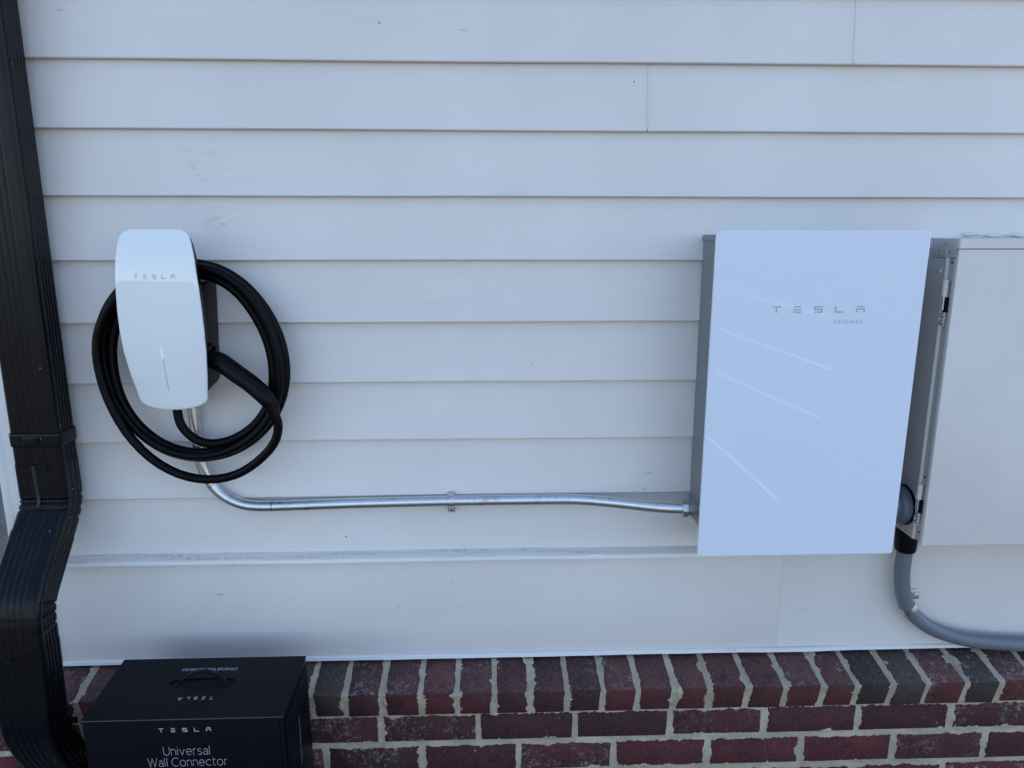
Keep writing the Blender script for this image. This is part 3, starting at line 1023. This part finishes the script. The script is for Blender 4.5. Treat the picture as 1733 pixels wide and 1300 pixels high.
# cable: three and a half turns, then the low loop up to the grip
COIL = [(-0.6352,-0.0750,1.0647),(-0.6364,-0.0750,1.0397),(-0.6316,-0.0750,1.0145),(-0.6158,-0.0758,0.9935),(-0.5932,-0.0755,0.9786),(-0.5622,-0.0739,0.9749),(-0.5278,-0.0717,0.9838),(-0.4964,-0.0698,1.0023),(-0.4718,-0.0685,1.0263),(-0.4547,-0.0674,1.0540),(-0.4444,-0.0662,1.0842),(-0.4401,-0.0651,1.1152),(-0.4404,-0.0643,1.1452),(-0.4442,-0.0640,1.1735),(-0.4512,-0.0640,1.2000),(-0.4609,-0.0642,1.2250),(-0.4732,-0.0643,1.2488),(-0.4883,-0.0643,1.2716),(-0.5069,-0.0643,1.2923),(-0.5297,-0.0644,1.3088),(-0.5564,-0.0644,1.3192),(-0.5857,-0.0643,1.3230),(-0.6160,-0.0643,1.3209),(-0.6460,-0.0642,1.3136),(-0.6744,-0.0642,1.3007),(-0.7003,-0.0641,1.2825),(-0.7224,-0.0639,1.2597),(-0.7397,-0.0638,1.2335),(-0.7518,-0.0636,1.2052),(-0.7587,-0.0634,1.1761),(-0.7614,-0.0632,1.1472),(-0.7609,-0.0631,1.1186),(-0.7574,-0.0630,1.0907),(-0.7504,-0.0628,1.0635),(-0.7393,-0.0627,1.0375),(-0.7237,-0.0625,1.0132),(-0.7039,-0.0623,0.9915),(-0.6799,-0.0621,0.9733),(-0.6519,-0.0619,0.9601),(-0.6209,-0.0618,0.9529),(-0.5880,-0.0616,0.9527),(-0.5549,-0.0614,0.9596),(-0.5228,-0.0612,0.9732),(-0.4934,-0.0611,0.9928),(-0.4681,-0.0610,1.0177),(-0.4487,-0.0608,1.0470),(-0.4362,-0.0607,1.0792),(-0.4302,-0.0606,1.1123),(-0.4296,-0.0606,1.1444),(-0.4335,-0.0605,1.1749),(-0.4411,-0.0605,1.2035),(-0.4519,-0.0605,1.2303),(-0.4655,-0.0605,1.2556),(-0.4821,-0.0606,1.2794),(-0.5024,-0.0606,1.3008),(-0.5268,-0.0607,1.3180),(-0.5551,-0.0608,1.3293),(-0.5861,-0.0609,1.3342),(-0.6183,-0.0611,1.3330),(-0.6506,-0.0612,1.3261),(-0.6818,-0.0614,1.3134),(-0.7106,-0.0616,1.2949),(-0.7357,-0.0617,1.2711),(-0.7557,-0.0619,1.2428),(-0.7697,-0.0621,1.2117),(-0.7774,-0.0623,1.1794),(-0.7792,-0.0625,1.1472),(-0.7765,-0.0627,1.1160),(-0.7701,-0.0630,1.0863),(-0.7604,-0.0633,1.0579),(-0.7471,-0.0635,1.0310),(-0.7302,-0.0638,1.0056),(-0.7090,-0.0640,0.9828),(-0.6835,-0.0642,0.9636),(-0.6538,-0.0643,0.9498),(-0.6208,-0.0645,0.9424),(-0.5858,-0.0646,0.9420),(-0.5505,-0.0647,0.9490),(-0.5164,-0.0648,0.9631),(-0.4850,-0.0649,0.9839),(-0.4581,-0.0649,1.0104),(-0.4370,-0.0649,1.0415),(-0.4226,-0.0649,1.0754),(-0.4149,-0.0649,1.1105),(-0.4136,-0.0649,1.1451),(-0.4174,-0.0648,1.1781),(-0.4257,-0.0648,1.2091),(-0.4378,-0.0647,1.2379),(-0.4532,-0.0647,1.2647),(-0.4720,-0.0646,1.2893),(-0.4946,-0.0645,1.3109),(-0.5211,-0.0644,1.3282),(-0.5511,-0.0644,1.3398),(-0.5838,-0.0643,1.3450),(-0.6178,-0.0643,1.3438),(-0.6519,-0.0642,1.3365),(-0.6850,-0.0642,1.3232),(-0.7156,-0.0642,1.3038),(-0.7423,-0.0642,1.2787),(-0.7636,-0.0642,1.2488),(-0.7784,-0.0643,1.2158),(-0.7861,-0.0643,1.1815),(-0.7868,-0.0647,1.1477),(-0.7819,-0.0654,1.1155),(-0.7729,-0.0664,1.0854),(-0.7608,-0.0674,1.0574),(-0.7460,-0.0685,1.0310),(-0.7278,-0.0695,1.0065),(-0.7058,-0.0706,0.9845),(-0.6797,-0.0716,0.9666),(-0.6496,-0.0727,0.9540),(-0.6165,-0.0738,0.9479),(-0.5819,-0.0749,0.9488),(-0.5474,-0.0761,0.9570),(-0.5143,-0.0772,0.9720),(-0.4842,-0.0783,0.9931),(-0.4587,-0.0794,1.0194),(-0.4395,-0.0806,1.0499),(-0.4273,-0.0817,1.0828),(-0.4216,-0.0828,1.1162),(-0.4212,-0.0837,1.1485),(-0.4247,-0.0841,1.1790),(-0.4316,-0.0842,1.2076),(-0.4417,-0.0843,1.2346),(-0.4551,-0.0843,1.2601),(-0.4718,-0.0844,1.2840),(-0.4922,-0.0845,1.3054),(-0.5168,-0.0845,1.3225),(-0.5452,-0.0845,1.3340),(-0.5762,-0.0845,1.3391),(-0.6087,-0.0844,1.3382),(-0.6413,-0.0844,1.3316),(-0.6732,-0.0843,1.3193),(-0.7029,-0.0842,1.3011),(-0.7292,-0.0841,1.2774),(-0.7509,-0.0839,1.2505),(-0.7675,-0.0836,1.2217),(-0.7781,-0.0834,1.1864),(-0.7797,-0.0838,1.1370),(-0.7676,-0.0853,1.0730),(-0.7386,-0.0875,1.0058),(-0.6943,-0.0898,0.9501),(-0.6393,-0.0919,0.9149),(-0.5793,-0.0944,0.9030),(-0.5217,-0.0978,0.9135),(-0.4741,-0.1021,0.9423),(-0.4363,-0.1070,0.9814),(-0.4227,-0.1120,1.0201),(-0.4277,-0.1160,1.0519)]

cpts = catmull(COIL, 3)
cable = tube('cable', cpts, .0092, M['cable'], chg, 14)
HANDLE = [(-.5680, -.0830, 1.1600), (-.5560, -.0865, 1.1570), (-.5325, -.0920, 1.1483), (-.5021, -.1000, 1.1279), (-.4721, -.1070, 1.1073), (-.4462, -.1130, 1.0842), (-.4330, -.1160, 1.0650), (-.4262, -.1165, 1.0470)]
def hr(t): return float(np.interp(t, [0, .10, .14, .18, .45, .68, .78, .82, .92, 1.0], [.0180, .0180, .0188, .0192, .0190, .0180, .0164, .0145, .0118, .0100]))
grip = tube('plug_handle', catmull(HANDLE, 7), hr, M['black'], chg, 20)
h2 = catmull(HANDLE, 7)
tube('strain_relief', h2[int(len(h2)*.80):int(len(h2)*.97)], lambda t: .0165-.0045*t+.0007*math.sin(t*40), M['cable'], grip, 18)

# ------------------------------------------------------------------ metal conduit
con = thing('metal_conduit', 'bent galvanised metal conduit running along the siding between charger and white box', 'conduit')
CP = [(-.6205, -.0355, 1.095), (-.6205, -.0355, 1.04), (-.6200, -.0352, .985), (-.6180, -.035, .940), (-.6120, -.035, .905), (-.6000, -.035, .878), (-.5830, -.035, .854), (-.5600, -.035, .836), (-.5330, -.035, .8245), (-.5050, -.035, .8200), (-.4720, -.035, .8193), (-.42, -.035, .8203), (-.2924, -.035, .8234), (-.0816, -.035, .8259), (.08, -.035, .8262), (.1700, -.0355, .8262), (.2100, -.0400, .8262), (.2500, -.0500, .8262), (.3000, -.0660, .8262), (.3450, -.0820, .8262), (.3850, -.0930, .8262), (.4200, -.0970, .8262), (.4400, -.0975, .8262)]
tube('pipe', catmull(CP, 6), .0121, M['emt'], con, 22)
def ring_on(name, p, ax, r, w, m, parent, n=22):
    return lathe(name, Vector(p)-Vector(ax).normalized()*w/2, ax, [(0, r*.985), (w*.2, r), (w*.8, r), (w, r*.985)], m, parent, n)
ring_on('bend_mark', (-.4700, -.035, .8193), (1, 0, 0), .01222, .0016, M['dark'], con)
ring_on('bend_mark', (-.5952, -.035, .8702), (.58, 0, -.8), .01222, .0014, M['dark'], con)
# one-hole strap
st = thing('x', '', '') if False else None
def saddle(xc, zc, yc, r, w):
    sec = []
    for k in range(17):
        a = math.radians(70+220*k/16)      # over the front of the pipe
        sec.append((yc+math.cos(a)*(r), zc+math.sin(a)*(r)))
    return sec
sec = [(-.0225, .8262+.0165), (-.0240, .8262+.0150)] + saddle(0, .8261, -.035, .0135, 0)[1:-1] + [(-.0245, .8113), (-.0240, .8085), (-.0240, .7960)]
vs, fs = [], []
for x in (-.0882, -.0874, -.0750, -.0742):
    for (y, z) in sec:
        vs.append((x, y+(.0006 if x in (-.0882, -.0742) else 0), z))
n = len(sec)
for i in range(3):
    for k in range(n-1):
        fs.append((i*n+k, i*n+k+1, (i+1)*n+k+1, (i+1)*n+k))
pstrap = obj('strap', vs, fs, M['zinc'], con, auto=40)
sm_ = pstrap.modifiers.new('solid', 'SOLIDIFY'); sm_.thickness = .0014; sm_.offset = 0
lathe('screw', (-.0812, -.0246, .8022), (0, -1, 0), [(0, .0056), (.0008, .0056), (.001, .0042), (.0032, .0040), (.0038, .0032), (.0024, .0018)], M['zinc'], pstrap, 6)
lathe('screw_recess', (-.0812, -.0272, .8022), (0, -1, 0), [(0, .0016), (.0012, .0016)], M['dark'], pstrap, 10)
# compression connector at the white box
fit = lathe('compression_fitting', (.4130, -.0970, .8262), (1, 0, 0), [(0, .0128), (.001, .0195), (.012, .0200), (.013, .0160), (.017, .0158), (.018, .0185), (.026, .0185), (.027, .0150), (.038, .0150)], M['zinc'], con, 8)
ring_on('lock_ring', (.4335, -.0970, .8262), (1, 0, 0), .0172, .004, M['emt'], fit)

# ------------------------------------------------------------------ gateway box
gw = thing('gateway_box', 'white glass fronted grey electrical box at the end of the metal conduit', 'electrical box')
GX0, GX1, GZ0, GZ1 = .4317, .8427, .748, 1.408
def rr2(x0, x1, z0, z1, r, n=6, rb=None):
    rb = r if rb is None else rb
    out = []
    for cx, cz, a0, q in ((x1-r, z1-r, 0, r), (x0+r, z1-r, 90, r), (x0+rb, z0+rb, 180, rb), (x1-rb, z0+rb, 270, rb)):
        out += [(cx+q*math.cos(math.radians(a0+90*k/n)), cz+q*math.sin(math.radians(a0+90*k/n))) for k in range(n+1)]
    return out
def slab(name, loops, m, parent, auto=30, mats=None):
    """loops: list of (y, list of (x, z)) rings closed at both ends"""
    n = len(loops[0][1]); vs, fs = [], []
    for y, l in loops:
        vs += [(x, y, z) for x, z in l]
    for i in range(len(loops)-1):
        for k in range(n):
            k2 = (k+1) % n
            fs.append((i*n+k, i*n+k2, (i+1)*n+k2, (i+1)*n+k))
    fs.append(tuple(range(n))); fs.append(tuple((len(loops)-1)*n+k for k in range(n-1, -1, -1)))
    return obj(name, vs, fs, m, parent, auto=auto)
body = slab('enclosure', [(-.0195, rr2(.4535, .8215, .7660, 1.3965, .006, 6, .030)), (-.1565, rr2(.4525, .8225, .7650, 1.3965, .006, 6, .030)), (-.1600, rr2(.456, .819, .769, 1.393, .006, 6, .028))], M['gw_grey'], gw)
slab('top_cap', [(-.0185, rr2(.4512, .8238, 1.3865, 1.4005, .0045)), (-.1585, rr2(.4502, .8248, 1.3865, 1.4005, .0045))], M['gw_grey'], body)
panel = slab('glass_panel', [(-.1640, rr2(GX0+.0008, GX1-.0008, GZ0+.0008, GZ1-.0008, .0062)), (-.1648, rr2(GX0, GX1, GZ0, GZ1, .0070)), (-.1684, rr2(GX0, GX1, GZ0, GZ1, .0070))], M['glass_edge'], gw)
slab('glass_face', [(-.16842, rr2(GX0+.0001, GX1-.0001, GZ0+.0001, GZ1-.0001, .0069)), (-.1694, rr2(GX0+.0004, GX1-.0004, GZ0+.0004, GZ1-.0004, .0066)), (-.1700, rr2(GX0+.0015, GX1-.0015, GZ0+.0015, GZ1-.0015, .0056))], M['glass_white'], panel, 8)
def tilt(o):
    for v in o.data.vertices:
        v.co.y -= (v.co.z-1.078)*0.0055
logo(panel, lambda u, v: (.5482+.1805*u, -.1704, 1.2534+.0122*v), M['print_grey'], 2.92, .17)
lettering('lettering', text_strokes("GATEWAY", .16, .42), lambda u, v: (.6705+.0560*u, -.1704, 1.2320+.0062*v), M['print_faint'], panel)
tilt(panel)
for ch_ in panel.children: tilt(ch_)
lathe('screw', (.4526, -.112, 1.327), (-1, 0, 0), [(0, .004), (.002, .004), (.0026, .0028)], M['zinc'], body, 10)
lathe('screw', (.4526, -.128, 1.333), (-1, 0, 0), [(0, .003), (.002, .003), (.0026, .002)], M['dark'], body, 10)

# ------------------------------------------------------------------ meter cabinet
cab = thing('meter_cabinet', 'beige metal electrical cabinet with hinged door right of the white glass box', 'cabinet')
KX0, KX1 = .914, 1.52
cb_ = box('cabinet_body', KX0, KX1, -.1180, -.0195, .7585, 1.3900, M['steel_side'], cab, .0015)
box('hinge_flange', KX0+.0035, KX1, -.1385, -.1183, .7595, 1.3725, M['steel_side'], cb_, .001)
tube('rolled_edge', [(KX0+.0012, -.1195, .760), (KX0+.0012, -.1195, 1.0), (KX0+.0012, -.1195, 1.3720)], .0042, M['cabinet'], cb_, 12)
door = box('door', KX0+.0010, KX1, -.1505, -.1388, .7550, 1.3730, M['cabinet'], cab, .0022, 3)
cap = slab('rain_cap', [(-.0195, [(KX0+.034*0-.001, 1.3735), (KX1, 1.3735), (KX1, 1.3945), (KX0-.001, 1.3945)]), (-.1520, [(KX0-.001, 1.3735), (KX1, 1.3735), (KX1, 1.3925), (KX0-.001, 1.3925)]), (-.1535, [(KX0+.0005, 1.3750), (KX1, 1.3750), (KX1, 1.3910), (KX0+.0005, 1.3910)])], M['cabinet'], cab)
br_ = box('corner_bracket', KX0-.0026, KX0-.0011, -.1450, -.0700, 1.3565, 1.3925, M['steel_side'], cap, .0004)
for y, z in ((-.092, 1.369), (-.126, 1.368), (-.112, 1.382)):
    lathe('rivet_hole', (KX0-.0024, y, z), (-1, 0, 0), [(0, .0016), (.0006, .0016)], M['dark'], br_, 8)
screw('screw', (KX0, -.1030, 1.3280), (-1, 0, 0), .0036, M['cabinet'], cb_)
for y, z in ((-.131, 1.3470), (-.131, .9020), (-.1330, .7800)):
    lathe('rivet_hole', (KX0+.0030, y, z), (-1, 0, 0), [(0, .0020), (.0011, .0020)], M['dark'], cb_, 8)
for y, z in ((-.052, .772), (-.075, .769), (-.092, .767)):
    lathe('rivet_hole', (KX0, y, z), (-1, 0, 0), [(0, .0018), (.0008, .0018)], M['dark'], cb_, 8)
for zt in (1.3130, .8865):
    xb = KX0-.0040
    hg = tube('hinge', [(xb, -.1290, zt-.034), (xb, -.1290, zt-.033), (xb, -.1290, zt-.001), (xb, -.1290, zt)], lambda t: .0058, M['cabinet'], cab, 14)
    box('hinge_recess', KX0-.0008, KX0+.0042, -.1350, -.1225, zt-.0640, zt-.0345, M['dark'], hg)
    tube('hinge_pin', [(xb, -.1290, zt-.060), (xb, -.1290, zt-.050), (xb, -.1290, zt-.034)], .0025, M['zinc'], hg, 10)
    box('hinge_leaf', KX0-.0022, KX0-.0002, -.1345, -.1230, zt-.092, zt-.0645, M['cabinet'], hg, .0006)
    for dz in (-.070, -.085):
        screw('screw', (KX0-.0022, -.1287, zt+dz), (-1, 0, 0), .0036, M['zinc'], hg)
    for dz in (-.006, -.022):
        screw('screw', (KX0+.0036, -.1352, zt+dz), (-1, 0, 0), .0030, M['zinc'], hg)
# caulk bead smeared along the top of the cabinet
cr = random.Random(5)
pts = [(x, -.0225-.004*cr.random(), 1.3975+.0045*cr.random()) for x in np.arange(1.005, 1.50, .012)]
tube('caulk_bead', pts, lambda t: max(.0004, .0022+.0024*math.sin(t*61)+.001*math.sin(t*131)), M['caulk'], cab, 8)

# grey fitting between the two boxes
nip = thing('conduit_hub', 'round grey plastic conduit hub between the white glass box and the cabinet', 'conduit fitting')
lathe('hub', (KX0-.0005, -.0760, .8205), (-1, 0, 0), [(0, .0400), (.006, .0420), (.022, .0405), (.028, .0340), (.060, .0330), (.0915, .0330)], M['pvc_dark'], nip, 36)
lathe('lock_nut', (KX0-.0003, -.0760, .8205), (-1, 0, 0), [(0, .0455), (.0045, .0455)], M['black'], nip, 12)

# ------------------------------------------------------------------ flexible conduit
fx = thing('flexible_conduit', 'grey flexible plastic conduit bending from under the cabinet along the brick ledge', 'conduit')
FP = [(.9420, -.0560, .735), (.9420, -.0550, .700), (.9425, -.0530, .6577), (.9478, -.0510, .6136), (.9615, -.0490, .5710), (.9840, -.0480, .5375), (1.0200, -.0480, .5080), (1.0660, -.0485, .4860), (1.1253, -.0500, .4695), (1.1977, -.0500, .4600), (1.2598, -.0500, .4555), (1.36, -.0500, .4530), (1.52, -.0500, .4525)]
fpts = catmull(FP, 30)
tube('hose', fpts, lambda t: .0168+.00022*math.sin(t*len(fpts)*math.pi*.66), M['pvc'], fx, 18)
lathe('coupling', (.9410, -.0565, .7600), (0, 0, -1), [(0, .0255), (.012, .0258), (.014, .0240), (.050, .0228), (.057, .0215), (.060, .0180)], M['black'], fx, 24)
# metal strap
i = min(range(len(fpts)), key=lambda k: abs(fpts[k][2]-.5560))
t_ = Vector(fpts[i+2])-Vector(fpts[i-2])
clip = ring_on('strap', fpts[i], t_, .0186, .0150, M['zinc'], fx, 24)
p = Vector(fpts[i])
box('strap_ear', p.x+.010, p.x+.036, -.0300, -.0245, p.z+.010, p.z+.033, M['zinc'], clip, .0015)
screw('screw', (p.x+.0245, -.0300, p.z+.0225), (0, -1, 0), .0062, M['zinc'], clip)

# ------------------------------------------------------------------ carton
bx = thing('carton', 'black cardboard product carton with strap handle standing against the brick base', 'box')
BX0, BX1, BY0, BY1, BZ = -.7750, -.3935, -.3230, -.1295, .5140
cbody = box('carton_body', BX0, BX1, BY0, BY1, 0.0, BZ-.0035, M['carton'], bx, .0020)
box('front_panel', BX0+.0140, BX1-.0090, BY0-.0030, BY0-.0002, 0.004, BZ-.0040, M['carton'], cbody, .0008)
box('side_flap', BX1+.0002, BX1+.0028, BY0+.0040, BY1-.006, 0.004, BZ-.0150, M['carton'], cbody, .0008)
# lid with a stadium slot
hx, hy, sxc, syc = .0660, .0165, -.5830, -.2170
NS = 48
inner_, outer_ = [], []
for k in range(NS):
    a = 2*math.pi*k/NS
    ca, sa = math.cos(a), math.sin(a)
    ix = math.copysign(abs(ca)**.55, ca)*hx if abs(ca) > 1e-6 else 0
    iy = math.copysign(abs(sa)**.8, sa)*hy if abs(sa) > 1e-6 else 0
    inner_.append((sxc+ix, syc+iy))
    X0, X1, YA, YB = BX0-.0005, BX1+.0005, BY0-.0036, BY1
    sc = min((X1-sxc)/ca if ca > 1e-6 else (X0-sxc)/ca if ca < -1e-6 else 1e9, (YB-syc)/sa if sa > 1e-6 else (YA-syc)/sa if sa < -1e-6 else 1e9)
    outer_.append((sxc+ca*sc, syc+sa*sc))
# exact corners
for cx_, cy_ in ((X0, YA), (X1, YA), (X1, YB), (X0, YB)):
    j = min(range(NS), key=lambda k: (outer_[k][0]-cx_)**2+(outer_[k][1]-cy_)**2)
    outer_[j] = (cx_, cy_)
vs = [(x, y, BZ) for x, y in outer_] + [(x, y, BZ) for x, y in inner_] + [(x, y, BZ-.0028) for x, y in inner_] + [(x, y, BZ-.0030) for x, y in outer_]
fs = []
for k in range(NS):
    k2 = (k+1) % NS
    fs += [(k, k2, NS+k2, NS+k), (NS+k, NS+k2, 2*NS+k2, 2*NS+k), (3*NS+k2, 3*NS+k, k, k2)]
lid = obj('lid', vs, fs, M['carton'], bx)
obj('handle_slot', [(x, y, BZ-.0026) for x, y in inner_], [tuple(range(NS))], M['dark'], lid)
# front edge of the lid, drawn as a line paler than the card
tube('pale_edge', [(BX0, BY0-.0034, BZ-.0006), (-.6, BY0-.0036, BZ-.0005), (BX1, BY0-.0034, BZ-.0006)], .0011, M['edge'], lid, 6)
# webbing handle
hp = catmull([(-.6330, -.2170, .5100), (-.6270, -.2120, .5180), (-.6100, -.2060, .5270), (-.5830, -.2030, .5315), (-.5560, -.2090, .5270), (-.5360, -.2200, .5180), (-.5290, -.2260, .5100)], 5)
vs, fs = [], []
for k, p in enumerate(hp):
    a = hp[max(0, k-1)]; b = hp[min(len(hp)-1, k+1)]
    tx, tz = b[0]-a[0], b[2]-a[2]; l = math.hypot(tx, tz)
    nx, nz = -tz/l, tx/l
    for dy, dn in ((-.0062, -.0008), (.0062, -.0008), (.0062, .0008), (-.0062, .0008)):
        vs.append((p[0]+nx*dn, p[1]+dy, p[2]+nz*dn))
for k in range(len(hp)-1):
    for j in range(4):
        fs.append((k*4+j, k*4+(j+1) % 4, k*4+4+(j+1) % 4, k*4+4+j))
obj('handle', vs, fs, mat("black_webbing", (.002, .002, .003), .5, spec=.15), bx, True)
# printing
FY = BY0-.0034
logo(cbody, lambda u, v: (-.6310+.0985*u, FY, .4870+.0080*v), M['print_white'], 2.85, .20)
lettering('lettering', text_strokes("Universal", .058, .22), lambda u, v: (-.6265+.0885*u, FY, .4372+.0180*v), M['print_white'], cbody)
lettering('lettering', text_strokes("Wall Connector", .058, .22), lambda u, v: (-.6585+.1510*u, FY, .4130+.0180*v), M['print_white'], cbody)
lettering('lettering', text_strokes("Universal Wall Connector", .13, .20), lambda u, v: (-.5265-.1140*u, -.1675-.0105*v, BZ+.0005), M['print_white'], lid)
logo(lid, lambda u, v: (-.5465-.0670*u, -.2620-.0080*v, BZ+.0005), M['print_white'], 2.85, .22)
lettering('lettering', text_strokes("Universal Wall Connector", .11, .20), lambda u, v: (BX1+.0032, -.225-.0075*v, .440-.110*u), M['print_dull'], cbody)

# the carton is a little narrower across its front than its back
for part in bx.children_recursive:
    for v in part.data.vertices:
        f_ = (BY1-v.co.y)/(BY1-BY0)
        s_ = (v.co.x-BX1)/(BX0-BX1)
        v.co.x += f_*(s_*.0150+(1-s_)*.0065)
